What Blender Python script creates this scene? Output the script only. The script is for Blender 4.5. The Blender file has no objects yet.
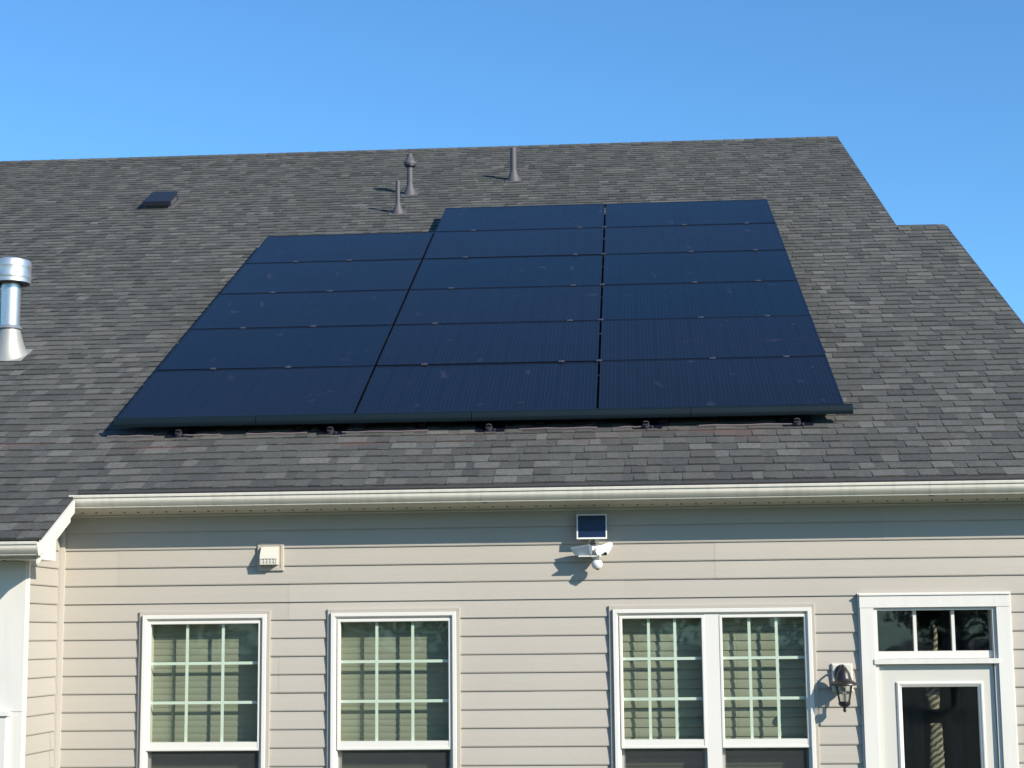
import bpy, math, random
from mathutils import Vector, Matrix
random.seed(7)
R = math.radians
Z0 = 3.4                      # height of siding course zero above the ground
TH = R(26.565); T = math.tan(TH); CT = math.cos(TH); ST = math.sin(TH)
OFF = 0.537                   # roof surface height (above siding course zero) over the wall line
scene = bpy.context.scene
col = scene.collection

# ------------------------------------------------------------------ helpers
class MB:
    def __init__(s): s.v = []; s.f = []; s.m = []; s.c = []
    def face(s, pts, mi=0, c=None):
        i = len(s.v); s.v += [tuple(p) for p in pts]; s.f.append(tuple(range(i, i + len(pts)))); s.m.append(mi); s.c.append(c)
    def hexa(s, p, mi=0, c=None):      # p: 8 points, bottom 4 ccw then top 4
        for q in ((3,2,1,0),(4,5,6,7),(0,1,5,4),(1,2,6,5),(2,3,7,6),(3,0,4,7)):
            s.face([p[k] for k in q], mi, c)
    def box(s, x0, x1, y0, y1, z0, z1, mi=0, c=None):
        s.hexa([(x0,y0,z0),(x1,y0,z0),(x1,y1,z0),(x0,y1,z0),(x0,y0,z1),(x1,y0,z1),(x1,y1,z1),(x0,y1,z1)], mi, c)
    def extrude_x(s, prof, x0, x1, mi=0, caps=True):   # prof: list (y,z)
        n = len(prof)
        for i in range(n):
            a, b = prof[i], prof[(i+1) % n]
            s.face([(x0,a[0],a[1]),(x0,b[0],b[1]),(x1,b[0],b[1]),(x1,a[0],a[1])], mi)
        if caps:
            s.face([(x0,y,z) for y, z in prof][::-1], mi); s.face([(x1,y,z) for y, z in prof], mi)
    def ring(s, x0, x1, z0, z1, prof, mi=0):   # prof: list (inset, y) mitred around a rectangle in the xz plane
        def rect(i, y): return [(x0+i,y,z0+i),(x1-i,y,z0+i),(x1-i,y,z1-i),(x0+i,y,z1-i)]
        for (i0,y0),(i1,y1) in zip(prof, prof[1:]):
            a, b = rect(i0,y0), rect(i1,y1)
            for k in range(4):
                j = (k+1) % 4; s.face([a[k],a[j],b[j],b[k]], mi)
    def lathe(s, prof, seg=20, cx=0, cy=0, cz=0, mi=0, squash=1):   # prof: list (r,z)
        for (r0,z0),(r1,z1) in zip(prof, prof[1:]):
            for k in range(seg):
                a, b = 2*math.pi*k/seg, 2*math.pi*(k+1)/seg
                P = lambda r,t,z: (cx+r*math.cos(t), cy+r*math.sin(t)*squash, cz+z)
                if r0 < 1e-6: s.face([P(r0,a,z0),P(r1,b,z1),P(r1,a,z1)][::-1], mi)
                elif r1 < 1e-6: s.face([P(r0,a,z0),P(r0,b,z0),P(r1,a,z1)], mi)
                else: s.face([P(r0,a,z0),P(r0,b,z0),P(r1,b,z1),P(r1,a,z1)], mi)
    def tube(s, pts, rad, seg=8, mi=0):
        pts = [Vector(p) for p in pts]
        if not isinstance(rad, (list, tuple)): rad = [rad]*len(pts)
        rings = []
        for i, p in enumerate(pts):
            d = (pts[min(i+1,len(pts)-1)] - pts[max(i-1,0)]).normalized()
            u = d.orthogonal().normalized() if abs(d.z) > .99 else d.cross(Vector((0,0,1))).normalized()
            w = d.cross(u)
            rings.append([p + (u*math.cos(2*math.pi*k/seg) + w*math.sin(2*math.pi*k/seg))*rad[i] for k in range(seg)])
        for a, b in zip(rings, rings[1:]):
            for k in range(seg):
                j = (k+1) % seg; s.face([a[k],a[j],b[j],b[k]], mi)
        s.face(rings[0][::-1], mi); s.face(rings[-1], mi)
    def build(s, name, mats, parent=None, smooth=False, weld=False, local=False):
        me = bpy.data.meshes.new(name)
        base = Vector((0,0,0))
        if parent is not None and not local:
            base = Vector(parent.get('_o', (0,0,0)))
        vs = s.v if local else [(x-base.x, y-base.y, z+Z0-base.z) for x,y,z in s.v]
        me.from_pydata(vs, [], s.f)
        if not isinstance(mats, (list,tuple)): mats = [mats]
        for m in mats: me.materials.append(m)
        me.polygons.foreach_set('material_index', s.m)
        if any(c is not None for c in s.c) or any(m.name.startswith(('vinyl_siding','asphalt')) for m in mats):
            at = me.color_attributes.new('Col', 'FLOAT_COLOR', 'CORNER')
            data = []
            for f, c in zip(s.f, s.c):
                c = c or (1,1,1)
                data += [c[0],c[1],c[2],1.0]*len(f)
            at.data.foreach_set('color', data)
        if weld or smooth:
            import bmesh
            bm = bmesh.new(); bm.from_mesh(me); bmesh.ops.remove_doubles(bm, verts=bm.verts, dist=1e-5)
            bmesh.ops.recalc_face_normals(bm, faces=bm.faces)
            if smooth:
                for f in bm.faces: f.smooth = True
                for e in bm.edges:
                    if len(e.link_faces) == 2 and e.calc_face_angle(0) > R(38): e.smooth = False
            bm.to_mesh(me); bm.free()
        me.update()
        o = bpy.data.objects.new(name, me); col.objects.link(o)
        if parent is not None:
            o.parent = parent
            o['_o'] = tuple(base)
        return o
def tag(o, label=None, cat=None, group=None, kind=None):
    if label: o['label'] = label
    if cat: o['category'] = cat
    if group: o['group'] = group
    if kind: o['kind'] = kind
    return o
def empty(name, loc, rot=(0,0,0)):      # loc with z measured from siding course zero
    o = bpy.data.objects.new(name, None); col.objects.link(o); o.empty_display_size = .1
    o.location = (loc[0], loc[1], loc[2]+Z0); o.rotation_euler = rot
    o['_o'] = tuple(o.location)
    return o
def kids(o): return [c for c in bpy.data.objects if c.parent == o]
def copy_tree(o, parent=None):
    c = o.copy(); col.objects.link(c)
    if parent is not None: c.parent = parent
    for ch in kids(o): copy_tree(ch, c)
    return c
def on_roof(x, s, n=0):                 # a point on the roof slope (z from course zero)
    return (x, s*CT - n*ST, OFF + s*ST + n*CT)

# ------------------------------------------------------------------ materials
def new_mat(name):
    m = bpy.data.materials.new(name); m.use_nodes = True
    nt = m.node_tree; b = nt.nodes['Principled BSDF']
    return m, nt, b
def N(nt, t, **kw):
    n = nt.nodes.new(t)
    for k, v in kw.items():
        if k in n.inputs: n.inputs[k].default_value = v
        else: setattr(n, k, v)
    return n
def L(nt, a, b): nt.links.new(a, b)
def simple(name, rgb, rough=.6, metal=0, noise=.06, scale=8, bump=0, bscale=200, coat=0, spec=.5):
    m, nt, b = new_mat(name)
    tc = N(nt,'ShaderNodeTexCoord'); ns = N(nt,'ShaderNodeTexNoise'); ns.inputs['Scale'].default_value = scale; ns.inputs['Detail'].default_value = 4
    L(nt, tc.outputs['Object'], ns.inputs['Vector'])
    mx = N(nt,'ShaderNodeMix', data_type='RGBA'); mx.inputs['A'].default_value = (*[c*(1-noise) for c in rgb],1); mx.inputs['B'].default_value = (*[min(1,c*(1+noise)) for c in rgb],1)
    L(nt, ns.outputs['Fac'], mx.inputs['Factor']); L(nt, mx.outputs['Result'], b.inputs['Base Color'])
    b.inputs['Roughness'].default_value = rough; b.inputs['Metallic'].default_value = metal
    b.inputs['Specular IOR Level'].default_value = spec
    if coat: b.inputs['Coat Weight'].default_value = coat
    if bump:
        n2 = N(nt,'ShaderNodeTexNoise'); n2.inputs['Scale'].default_value = bscale; L(nt, tc.outputs['Object'], n2.inputs['Vector'])
        bp = N(nt,'ShaderNodeBump'); bp.inputs['Strength'].default_value = bump; bp.inputs['Distance'].default_value = .002
        L(nt, n2.outputs['Fac'], bp.inputs['Height']); L(nt, bp.outputs['Normal'], b.inputs['Normal'])
    return m

def streak(m, amt=.12):
    nt=m.node_tree; b=nt.nodes['Principled BSDF']; src=b.inputs['Base Color'].links[0].from_socket
    tc=N(nt,'ShaderNodeTexCoord'); mp=N(nt,'ShaderNodeMapping'); mp.inputs['Scale'].default_value=(14,3,1.2); L(nt,tc.outputs['Object'],mp.inputs['Vector'])
    ns=N(nt,'ShaderNodeTexNoise'); ns.inputs['Scale'].default_value=1.5; ns.inputs['Detail'].default_value=5; L(nt,mp.outputs[0],ns.inputs['Vector'])
    mr=N(nt,'ShaderNodeMapRange'); mr.inputs['From Min'].default_value=.45; mr.inputs['From Max'].default_value=.75; mr.inputs['To Max'].default_value=amt; L(nt,ns.outputs['Fac'],mr.inputs['Value'])
    mx=N(nt,'ShaderNodeMix',data_type='RGBA'); mx.inputs['B'].default_value=(.22,.19,.14,1); L(nt,src,mx.inputs['A']); L(nt,mr.outputs[0],mx.inputs['Factor']); L(nt,mx.outputs['Result'],b.inputs['Base Color'])
    return m
def mat_siding():
    m, nt, b = new_mat('vinyl_siding')
    tc = N(nt,'ShaderNodeTexCoord')
    mp = N(nt,'ShaderNodeMapping'); mp.inputs['Scale'].default_value = (3,3,60); L(nt, tc.outputs['Object'], mp.inputs['Vector'])
    grain = N(nt,'ShaderNodeTexNoise'); grain.inputs['Scale'].default_value = 2.2; grain.inputs['Detail'].default_value = 5; L(nt, mp.outputs[0], grain.inputs['Vector'])
    big = N(nt,'ShaderNodeTexNoise'); big.inputs['Scale'].default_value = 1.1; big.inputs['Detail'].default_value = 5; L(nt, tc.outputs['Object'], big.inputs['Vector'])
    at = N(nt,'ShaderNodeAttribute', attribute_name='Col')
    base = N(nt,'ShaderNodeMix', data_type='RGBA'); base.inputs['A'].default_value = (.390,.351,.296,1); base.inputs['B'].default_value = (.430,.393,.336,1)
    L(nt, big.outputs['Fac'], base.inputs['Factor'])
    mul = N(nt,'ShaderNodeMix', data_type='RGBA', blend_type='MULTIPLY'); mul.inputs['Factor'].default_value = 1
    L(nt, base.outputs['Result'], mul.inputs['A']); L(nt, at.outputs['Color'], mul.inputs['B'])
    L(nt, mul.outputs['Result'], b.inputs['Base Color'])
    b.inputs['Roughness'].default_value = .55; b.inputs['Specular IOR Level'].default_value = .35
    bp = N(nt,'ShaderNodeBump'); bp.inputs['Strength'].default_value = .35; bp.inputs['Distance'].default_value = .0015
    ad = N(nt,'ShaderNodeMath', operation='ADD'); L(nt, grain.outputs['Fac'], ad.inputs[0]); 
    wob = N(nt,'ShaderNodeTexNoise'); wob.inputs['Scale'].default_value = 3.0; L(nt, tc.outputs['Object'], wob.inputs['Vector'])
    wm = N(nt,'ShaderNodeMath', operation='MULTIPLY'); wm.inputs[1].default_value = 4; L(nt, wob.outputs['Fac'], wm.inputs[0]); L(nt, wm.outputs[0], ad.inputs[1])
    L(nt, ad.outputs[0], bp.inputs['Height']); L(nt, bp.outputs['Normal'], b.inputs['Normal'])
    return m
def mat_shingle():
    m, nt, b = new_mat('asphalt_shingle')
    tc = N(nt,'ShaderNodeTexCoord'); at = N(nt,'ShaderNodeAttribute', attribute_name='Col')
    gr = N(nt,'ShaderNodeTexNoise'); gr.inputs['Scale'].default_value = 160; gr.inputs['Detail'].default_value = 2; L(nt, tc.outputs['Object'], gr.inputs['Vector'])
    g2 = N(nt,'ShaderNodeTexNoise'); g2.inputs['Scale'].default_value = 28; g2.inputs['Detail'].default_value = 4; L(nt, tc.outputs['Object'], g2.inputs['Vector'])
    big = N(nt,'ShaderNodeTexNoise'); big.inputs['Scale'].default_value = .5; big.inputs['Detail'].default_value = 4; L(nt, tc.outputs['Object'], big.inputs['Vector'])
    def mr(src, a, c): 
        r = N(nt,'ShaderNodeMapRange'); r.inputs['From Min'].default_value=.25; r.inputs['From Max'].default_value=.75; r.inputs['To Min'].default_value=a; r.inputs['To Max'].default_value=c; L(nt, src, r.inputs['Value']); return r.outputs[0]
    m1 = N(nt,'ShaderNodeMath', operation='MULTIPLY'); L(nt, mr(gr.outputs['Fac'],.5,1.5), m1.inputs[0]); L(nt, mr(g2.outputs['Fac'],.86,1.14), m1.inputs[1])
    m2 = N(nt,'ShaderNodeMath', operation='MULTIPLY'); L(nt, m1.outputs[0], m2.inputs[0]); L(nt, mr(big.outputs['Fac'],.94,1.06), m2.inputs[1])
    vm = N(nt,'ShaderNodeVectorMath', operation='SCALE'); L(nt, at.outputs['Color'], vm.inputs[0]); L(nt, m2.outputs[0], vm.inputs['Scale'])
    # red chalk smears on the courses just below the array
    sep = N(nt,'ShaderNodeSeparateXYZ'); L(nt, tc.outputs['Object'], sep.inputs[0])
    band = N(nt,'ShaderNodeMapRange', interpolation_type='SMOOTHSTEP'); band.inputs['From Min'].default_value = .46; band.inputs['From Max'].default_value = .56; L(nt, sep.outputs['Y'], band.inputs['Value'])
    band2 = N(nt,'ShaderNodeMapRange', interpolation_type='SMOOTHSTEP'); band2.inputs['From Min'].default_value = .82; band2.inputs['From Max'].default_value = .70; L(nt, sep.outputs['Y'], band2.inputs['Value'])
    mp = N(nt,'ShaderNodeMapping'); mp.inputs['Scale'].default_value = (1.1,4,1); mp.inputs['Location'].default_value = (.7,0,0); L(nt, tc.outputs['Object'], mp.inputs['Vector'])
    ch = N(nt,'ShaderNodeTexNoise'); ch.inputs['Scale'].default_value = 1.6; ch.inputs['Detail'].default_value = 4; L(nt, mp.outputs[0], ch.inputs['Vector'])
    cr = N(nt,'ShaderNodeMapRange'); cr.inputs['From Min'].default_value=.50; cr.inputs['From Max'].default_value=.66; cr.inputs['To Max'].default_value=.38; L(nt, ch.outputs['Fac'], cr.inputs['Value']); xl = N(nt,'ShaderNodeMapRange'); xl.inputs['From Min'].default_value=2.3; xl.inputs['From Max'].default_value=1.6; L(nt, sep.outputs['X'], xl.inputs['Value']); xm = N(nt,'ShaderNodeMath', operation='MULTIPLY'); L(nt, cr.outputs[0], xm.inputs[0]); L(nt, xl.outputs[0], xm.inputs[1])
    a1 = N(nt,'ShaderNodeMath', operation='MULTIPLY'); L(nt, band.outputs[0], a1.inputs[0]); L(nt, band2.outputs[0], a1.inputs[1])
    a2 = N(nt,'ShaderNodeMath', operation='MULTIPLY'); L(nt, a1.outputs[0], a2.inputs[0]); L(nt, xm.outputs[0], a2.inputs[1])
    mx = N(nt,'ShaderNodeMix', data_type='RGBA'); mx.inputs['B'].default_value = (.15,.07,.062,1); L(nt, a2.outputs[0], mx.inputs['Factor']); L(nt, vm.outputs[0], mx.inputs['A'])
    L(nt, mx.outputs['Result'], b.inputs['Base Color'])
    b.inputs['Roughness'].default_value = .9; b.inputs['Specular IOR Level'].default_value = .25
    bp = N(nt,'ShaderNodeBump'); bp.inputs['Strength'].default_value = .6; bp.inputs['Distance'].default_value = .003
    L(nt, gr.outputs['Fac'], bp.inputs['Height']); L(nt, bp.outputs['Normal'], b.inputs['Normal'])
    return m
def mat_solar():
    m, nt, b = new_mat('solar_glass')
    tc = N(nt,'ShaderNodeTexCoord'); sep = N(nt,'ShaderNodeSeparateXYZ'); L(nt, tc.outputs['Object'], sep.inputs[0])
    def lines(src, period, width, off=0.0):
        a = N(nt,'ShaderNodeMath', operation='ADD'); a.inputs[1].default_value = off; L(nt, src, a.inputs[0])
        d = N(nt,'ShaderNodeMath', operation='DIVIDE'); d.inputs[1].default_value = period; L(nt, a.outputs[0], d.inputs[0])
        f = N(nt,'ShaderNodeMath', operation='FRACT'); L(nt, d.outputs[0], f.inputs[0])
        c = N(nt,'ShaderNodeMath', operation='LESS_THAN'); c.inputs[1].default_value = width/period; L(nt, f.outputs[0], c.inputs[0])
        return c.outputs[0]
    bus = lines(sep.outputs['X'], .0303, .0028)
    cell = lines(sep.outputs['X'], .1515, .004)
    cely = lines(sep.outputs['Y'], .193, .004)
    oi = N(nt,'ShaderNodeObjectInfo')
    base = N(nt,'ShaderNodeMix', data_type='RGBA'); base.inputs['A'].default_value = (.0030,.0065,.0140,1); base.inputs['B'].default_value = (.0060,.0070,.0130,1)
    L(nt, oi.outputs['Random'], base.inputs['Factor'])
    m1 = N(nt,'ShaderNodeMix', data_type='RGBA'); m1.inputs['B'].default_value = (.022,.028,.046,1); L(nt, base.outputs['Result'], m1.inputs['A']); 
    k1 = N(nt,'ShaderNodeMath', operation='MULTIPLY'); k1.inputs[1].default_value = .6; L(nt, bus, k1.inputs[0]); L(nt, k1.outputs[0], m1.inputs['Factor'])
    mxx = N(nt,'ShaderNodeMath', operation='MAXIMUM'); L(nt, cell, mxx.inputs[0]); L(nt, cely, mxx.inputs[1])
    m2 = N(nt,'ShaderNodeMix', data_type='RGBA'); m2.inputs['B'].default_value = (.003,.005,.014,1); L(nt, m1.outputs['Result'], m2.inputs['A']); 
    k2 = N(nt,'ShaderNodeMath', operation='MULTIPLY'); k2.inputs[1].default_value = .7; L(nt, mxx.outputs[0], k2.inputs[0]); L(nt, k2.outputs[0], m2.inputs['Factor'])
    # dust smudges, each panel its own
    off = N(nt,'ShaderNodeVectorMath', operation='MULTIPLY_ADD'); cx = N(nt,'ShaderNodeCombineXYZ')
    sc = N(nt,'ShaderNodeMath', operation='MULTIPLY'); sc.inputs[1].default_value = 37.; L(nt, oi.outputs['Random'], sc.inputs[0]); L(nt, sc.outputs[0], cx.inputs['X']); L(nt, sc.outputs[0], cx.inputs['Y'])
    L(nt, tc.outputs['Object'], off.inputs[0]); off.inputs[1].default_value = (1,.8,1); L(nt, cx.outputs[0], off.inputs[2])
    ns = N(nt,'ShaderNodeTexNoise'); ns.inputs['Scale'].default_value = 5.5; ns.inputs['Detail'].default_value = 3; ns.inputs['Distortion'].default_value = .8; L(nt, off.outputs[0], ns.inputs['Vector'])
    rr = N(nt,'ShaderNodeMapRange'); rr.inputs['From Min'].default_value=.66; rr.inputs['From Max'].default_value=.74; rr.inputs['To Max'].default_value=.5; L(nt, ns.outputs['Fac'], rr.inputs['Value'])
    m3 = N(nt,'ShaderNodeMix', data_type='RGBA'); m3.inputs['B'].default_value = (.040,.034,.045,1); L(nt, m2.outputs['Result'], m3.inputs['A']); L(nt, rr.outputs[0], m3.inputs['Factor'])
    L(nt, m3.outputs['Result'], b.inputs['Base Color'])
    n2 = N(nt,'ShaderNodeTexNoise'); n2.inputs['Scale'].default_value = 1.5; L(nt, off.outputs[0], n2.inputs['Vector'])
    r2 = N(nt,'ShaderNodeMapRange'); r2.inputs['To Min'].default_value=.16; r2.inputs['To Max'].default_value=.30; L(nt, n2.outputs['Fac'], r2.inputs['Value'])
    L(nt, r2.outputs[0], b.inputs['Roughness']); b.inputs['IOR'].default_value = 1.27
    return m
def mat_glass(name, tint, refl=1.0):
    m = bpy.data.materials.new(name); m.use_nodes = True; nt = m.node_tree; nt.nodes.clear()
    out = N(nt,'ShaderNodeOutputMaterial'); tr = N(nt,'ShaderNodeBsdfTransparent'); tr.inputs['Color'].default_value = (*tint,1)
    gl = N(nt,'ShaderNodeBsdfGlossy'); gl.inputs['Roughness'].default_value = .02; gl.inputs['Color'].default_value = (.9,.95,1,1)
    lw = N(nt,'ShaderNodeLayerWeight'); lw.inputs['Blend'].default_value = .5; pw = N(nt,'ShaderNodeMath', operation='POWER'); pw.inputs[1].default_value = 5; L(nt, lw.outputs['Facing'], pw.inputs[0]); fr = N(nt,'ShaderNodeMath', operation='MULTIPLY_ADD'); fr.inputs[1].default_value = .96; fr.inputs[2].default_value = .04; L(nt, pw.outputs[0], fr.inputs[0])
    tc = N(nt,'ShaderNodeTexCoord'); ns = N(nt,'ShaderNodeTexNoise'); ns.inputs['Scale'].default_value = 2.5; L(nt, tc.outputs['Object'], ns.inputs['Vector'])
    bp = N(nt,'ShaderNodeBump'); bp.inputs['Strength'].default_value = .12; bp.inputs['Distance'].default_value = .01; L(nt, ns.outputs['Fac'], bp.inputs['Height']); L(nt, bp.outputs['Normal'], gl.inputs['Normal'])
    mu = N(nt,'ShaderNodeMath', operation='MULTIPLY', use_clamp=True); mu.inputs[1].default_value = refl; L(nt, fr.outputs[0], mu.inputs[0])
    mx = N(nt,'ShaderNodeMixShader'); L(nt, mu.outputs[0], mx.inputs[0]); L(nt, tr.outputs[0], mx.inputs[1]); L(nt, gl.outputs[0], mx.inputs[2]); L(nt, mx.outputs[0], out.inputs['Surface'])
    return m
def mat_rope():
    m, nt, b = new_mat('beige_twisted_fabric'); tc = N(nt,'ShaderNodeTexCoord')
    mp = N(nt,'ShaderNodeMapping'); mp.inputs['Rotation'].default_value = (0,R(35),0); L(nt, tc.outputs['Object'], mp.inputs['Vector'])
    wv = N(nt,'ShaderNodeTexWave', bands_direction='Z'); wv.inputs['Scale'].default_value = 9; wv.inputs['Distortion'].default_value = 2.5; wv.inputs['Detail'].default_value = 2; wv.inputs['Detail Scale'].default_value = 3; L(nt, mp.outputs[0], wv.inputs['Vector'])
    cr = N(nt,'ShaderNodeValToRGB'); cr.color_ramp.elements[0].position=.25; cr.color_ramp.elements[0].color=(.05,.043,.028,1); cr.color_ramp.elements[1].position=.8; cr.color_ramp.elements[1].color=(.30,.25,.15,1)
    L(nt, wv.outputs['Fac'], cr.inputs[0]); L(nt, cr.outputs[0], b.inputs['Base Color']); b.inputs['Roughness'].default_value=.9
    return m
def mat_grass():
    m, nt, b = new_mat('lawn'); tc = N(nt,'ShaderNodeTexCoord')
    ns = N(nt,'ShaderNodeTexNoise'); ns.inputs['Scale'].default_value = .6; ns.inputs['Detail'].default_value = 8; L(nt, tc.outputs['Object'], ns.inputs['Vector'])
    cr = N(nt,'ShaderNodeValToRGB'); cr.color_ramp.elements[0].position=.3; cr.color_ramp.elements[0].color=(.035,.045,.02,1); cr.color_ramp.elements[1].position=.7; cr.color_ramp.elements[1].color=(.09,.09,.05,1)
    L(nt, ns.outputs['Fac'], cr.inputs[0]); L(nt, cr.outputs[0], b.inputs['Base Color']); b.inputs['Roughness'].default_value = .95
    return m
M = dict(
 siding=mat_siding(), shingle=mat_shingle(), solar=mat_solar(),
 trim=streak(simple('white_trim',(.66,.63,.57),.42,noise=.03,scale=3,bump=.08,bscale=60),.10),
 gutter=streak(simple('gutter_enamel',(.63,.59,.50),.38,noise=.05,scale=2.5),.22),
 soffit=simple('soffit_vinyl',(.58,.56,.48),.6,noise=.04),
 hole=simple('soffit_hole',(.10,.10,.09),.9),
 vinylwhite=simple('white_vinyl',(.67,.64,.58),.35,noise=.03,scale=4),
 door=simple('painted_door',(.55,.53,.47),.45,noise=.03,scale=4),
 grille=simple('grille_white',(.85,.88,.83),.4,noise=.02),
 blind=simple('blind_slat',(.305,.297,.240),.55,noise=.06,scale=5),
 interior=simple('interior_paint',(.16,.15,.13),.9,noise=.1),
 glass=mat_glass('window_glass',(.885,.915,.875),1.0), dglass=mat_glass('door_glass',(.88,.90,.90),1.0),
 lglass=mat_glass('lantern_glass',(.85,.86,.84),1.4),
 black=simple('black_metal',(.018,.016,.016),.38,noise=.3,scale=30,bump=.2,bscale=120),
 frame=simple('black_anodised',(.006,.008,.016),.35,noise=.1),
 skirt=simple('skirt_metal',(.004,.011,.016),.55,spec=.2,noise=.15,scale=3),
 alu=simple('mill_aluminium',(.45,.44,.46),.35,.8,noise=.1,scale=20),
 galv=simple('galvanised_steel',(.72,.70,.66),.34,.85,noise=.12,scale=14,bump=.12,bscale=25),
 galvdull=simple('dull_galvanised',(.40,.39,.35),.5,.5,noise=.15,scale=10),
 vent=simple('grey_vent_paint',(.080,.074,.080),.6,noise=.15,scale=25),
 flash=simple('weathered_flashing',(.085,.083,.082),.8,noise=.2,scale=30),
 ventdark=simple('dark_vent_plastic',(.012,.016,.027),.5,noise=.2,scale=20),
 plastic=simple('white_plastic',(.68,.67,.64),.35,noise=.02),
 cream=simple('cream_plastic',(.60,.565,.485),.4,noise=.03),
 lens=simple('dark_lens',(.012,.014,.018),.12,noise=.1),
 sealant=simple('rubber_boot',(.05,.045,.05),.7),
 rope=mat_rope(),
 dark=simple('dark_curtain',(.055,.055,.06),.9,noise=.15,scale=5),
 concrete=simple('concrete',(.32,.31,.29),.9,noise=.12,scale=6,bump=.4,bscale=40),
 bark=simple('bark',(.10,.075,.055),.95,noise=.3,scale=10), leaf=simple('leaf',(.075,.085,.03),.7,noise=.4,scale=2),
 clampm=simple('clamp_metal',(.085,.085,.11),.45,.3,noise=.2,scale=20),
 mount=simple('dark_mount',(.035,.030,.04),.5,noise=.2),
 lit_edge_rod=simple('pinkish_lit_edge',(.20,.15,.16),.45,noise=.1),
)

def mat_screen():
    m = bpy.data.materials.new('insect_screen'); m.use_nodes = True; nt = m.node_tree; nt.nodes.clear()
    out = N(nt,'ShaderNodeOutputMaterial'); tr = N(nt,'ShaderNodeBsdfTransparent'); df = N(nt,'ShaderNodeBsdfDiffuse'); df.inputs['Color'].default_value = (.06,.06,.065,1)
    mx = N(nt,'ShaderNodeMixShader'); mx.inputs[0].default_value = .30; L(nt, tr.outputs[0], mx.inputs[1]); L(nt, df.outputs[0], mx.inputs[2]); L(nt, mx.outputs[0], out.inputs['Surface'])
    return m
M['screen'] = mat_screen()
# ------------------------------------------------------------------ ground
g = MB(); g.box(-400,400,-400,400,-Z0-.3,-Z0); go = g.build('ground', mat_grass()); tag(go, kind='structure')

# ------------------------------------------------------------------ house
house = empty('house', (-2, 3, -Z0))
tag(house, 'beige vinyl sided house with grey shingle roof and white gutters', 'house')
XR = 3.80; XL = -3.612; XLL = -13.0; YF = -.675; YB = 22.8
PW, PH = .127, 0
W1 = (-3.005,-2.065,-2.16,-.440); W2 = (-1.652,-.715,-2.16,-.437); W3 = (.334,1.757,-2.16,-.435); DR = (2.066,3.085,-2.92,-.380)
OPEN = [W1,W2,W3,DR]

def siding_strips(mb, u0, u1, ztop, zbot, opens, P, topcut=None, rnd=random):
    """clapboard courses; P(u, depth, z) -> point"""
    k = math.ceil(-ztop/.127 - 1e-6) - 1
    seams = {}
    while -k*.127 > zbot - .127:
        zb = -(k+1)*.127; zt = zb + .127
        pair = (k+40)//2
        if pair not in seams:
            xs = []; x = u0 + rnd.uniform(.3,2.6)
            while x < u1: xs.append(x); x += rnd.uniform(1.7,3.4)
            seams[pair] = (xs, [1+rnd.uniform(-.03,.03) for _ in range(len(xs)+1)])
        xs, tint = seams[pair]
        a, b = max(zb,zbot), min(zt,ztop)
        if b > a:
            lo = u0 if topcut is None else max(u0, topcut(b))
            cuts = sorted({a,b} | {z for o in opens for z in (o[2],o[3]) if a < z < b})
            for z0, z1 in zip(cuts, cuts[1:]):
                zm = (z0+z1)/2
                segs = [(lo,u1)]
                for o in opens:
                    if o[2] < zm < o[3]:
                        ns = []
                        for s0,s1 in segs:
                            if o[1] <= s0 or o[0] >= s1: ns.append((s0,s1)); continue
                            if o[0] > s0: ns.append((s0,o[0]))
                            if o[1] < s1: ns.append((o[1],s1))
                        segs = ns
                for s0,s1 in segs:
                    cc = [s0]+[x for x in xs if s0+.02 < x < s1-.02]+[s1]
                    for c0,c1 in zip(cc,cc[1:]):
                        idx = sum(1 for x in xs if x < (c0+c1)/2); t = tint[idx]
                        ex = .0012 if idx % 2 else 0
                        d = lambda z: .005 + .0125*(1-(z-zb)/.127) + ex
                        cl = (t,t,t)
                        # a soft rounded profile: slightly bowed face
                        zz = [z0 + (z1-z0)*q for q in (0,.06,.5,1)]
                        dd = [d(z) + (.0012*math.sin(math.pi*(z-zb)/.127)) for z in zz]
                        if abs(z0-zb) < 1e-5: dd[0] -= .003
                        for i in range(3):
                            mb.face([P(c0,dd[i],zz[i]),P(c1,dd[i],zz[i]),P(c1,dd[i+1],zz[i+1]),P(c0,dd[i+1],zz[i+1])],0,cl)
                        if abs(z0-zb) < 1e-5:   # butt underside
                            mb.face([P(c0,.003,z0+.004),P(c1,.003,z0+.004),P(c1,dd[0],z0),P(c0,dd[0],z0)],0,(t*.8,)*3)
        k += 1
def backing(mb, x0,x1,z0,z1,y0,y1,opens,mi):
    xs = sorted({x0,x1}|{v for o in opens for v in o[:2]}); zs = sorted({z0,z1}|{v for o in opens for v in o[2:]})
    for a,b in zip(xs,xs[1:]):
        for c,d in zip(zs,zs[1:]):
            xm,zm=(a+b)/2,(c+d)/2
            if not any(o[0]<xm<o[1] and o[2]<zm<o[3] for o in opens): mb.box(a,b,y0,y1,c,d,mi)
def shr(o, e=.03): return (o[0]+e,o[1]-e,o[2]+e,o[3]-e)

mb = MB()
siding_strips(mb, XL+.05, XR-.08, .2485, -2.95, OPEN, lambda u,d,z:(u,-d,z))
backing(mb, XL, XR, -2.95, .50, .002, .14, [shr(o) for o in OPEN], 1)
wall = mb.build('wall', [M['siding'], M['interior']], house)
mb = MB()
siding_strips(mb, YF+.012, -.042, .2485, -2.95, [], lambda u,d,z:(XL+d,u,z), topcut=lambda z:(z-.475)/T)
mb.hexa([(XL-.12,YF,-2.95),(XL,YF,-2.95),(XL,0,-2.95),(XL-.12,0,-2.95),(XL-.12,YF,OFF+YF*T-.06),(XL,YF,OFF+YF*T-.06),(XL,0,.45),(XL-.12,0,.45)],1)
sw = mb.build('wall', [M['siding'], M['interior']], house); sw['label'] = 'narrow sided wall of the projecting wing, facing right'
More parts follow.
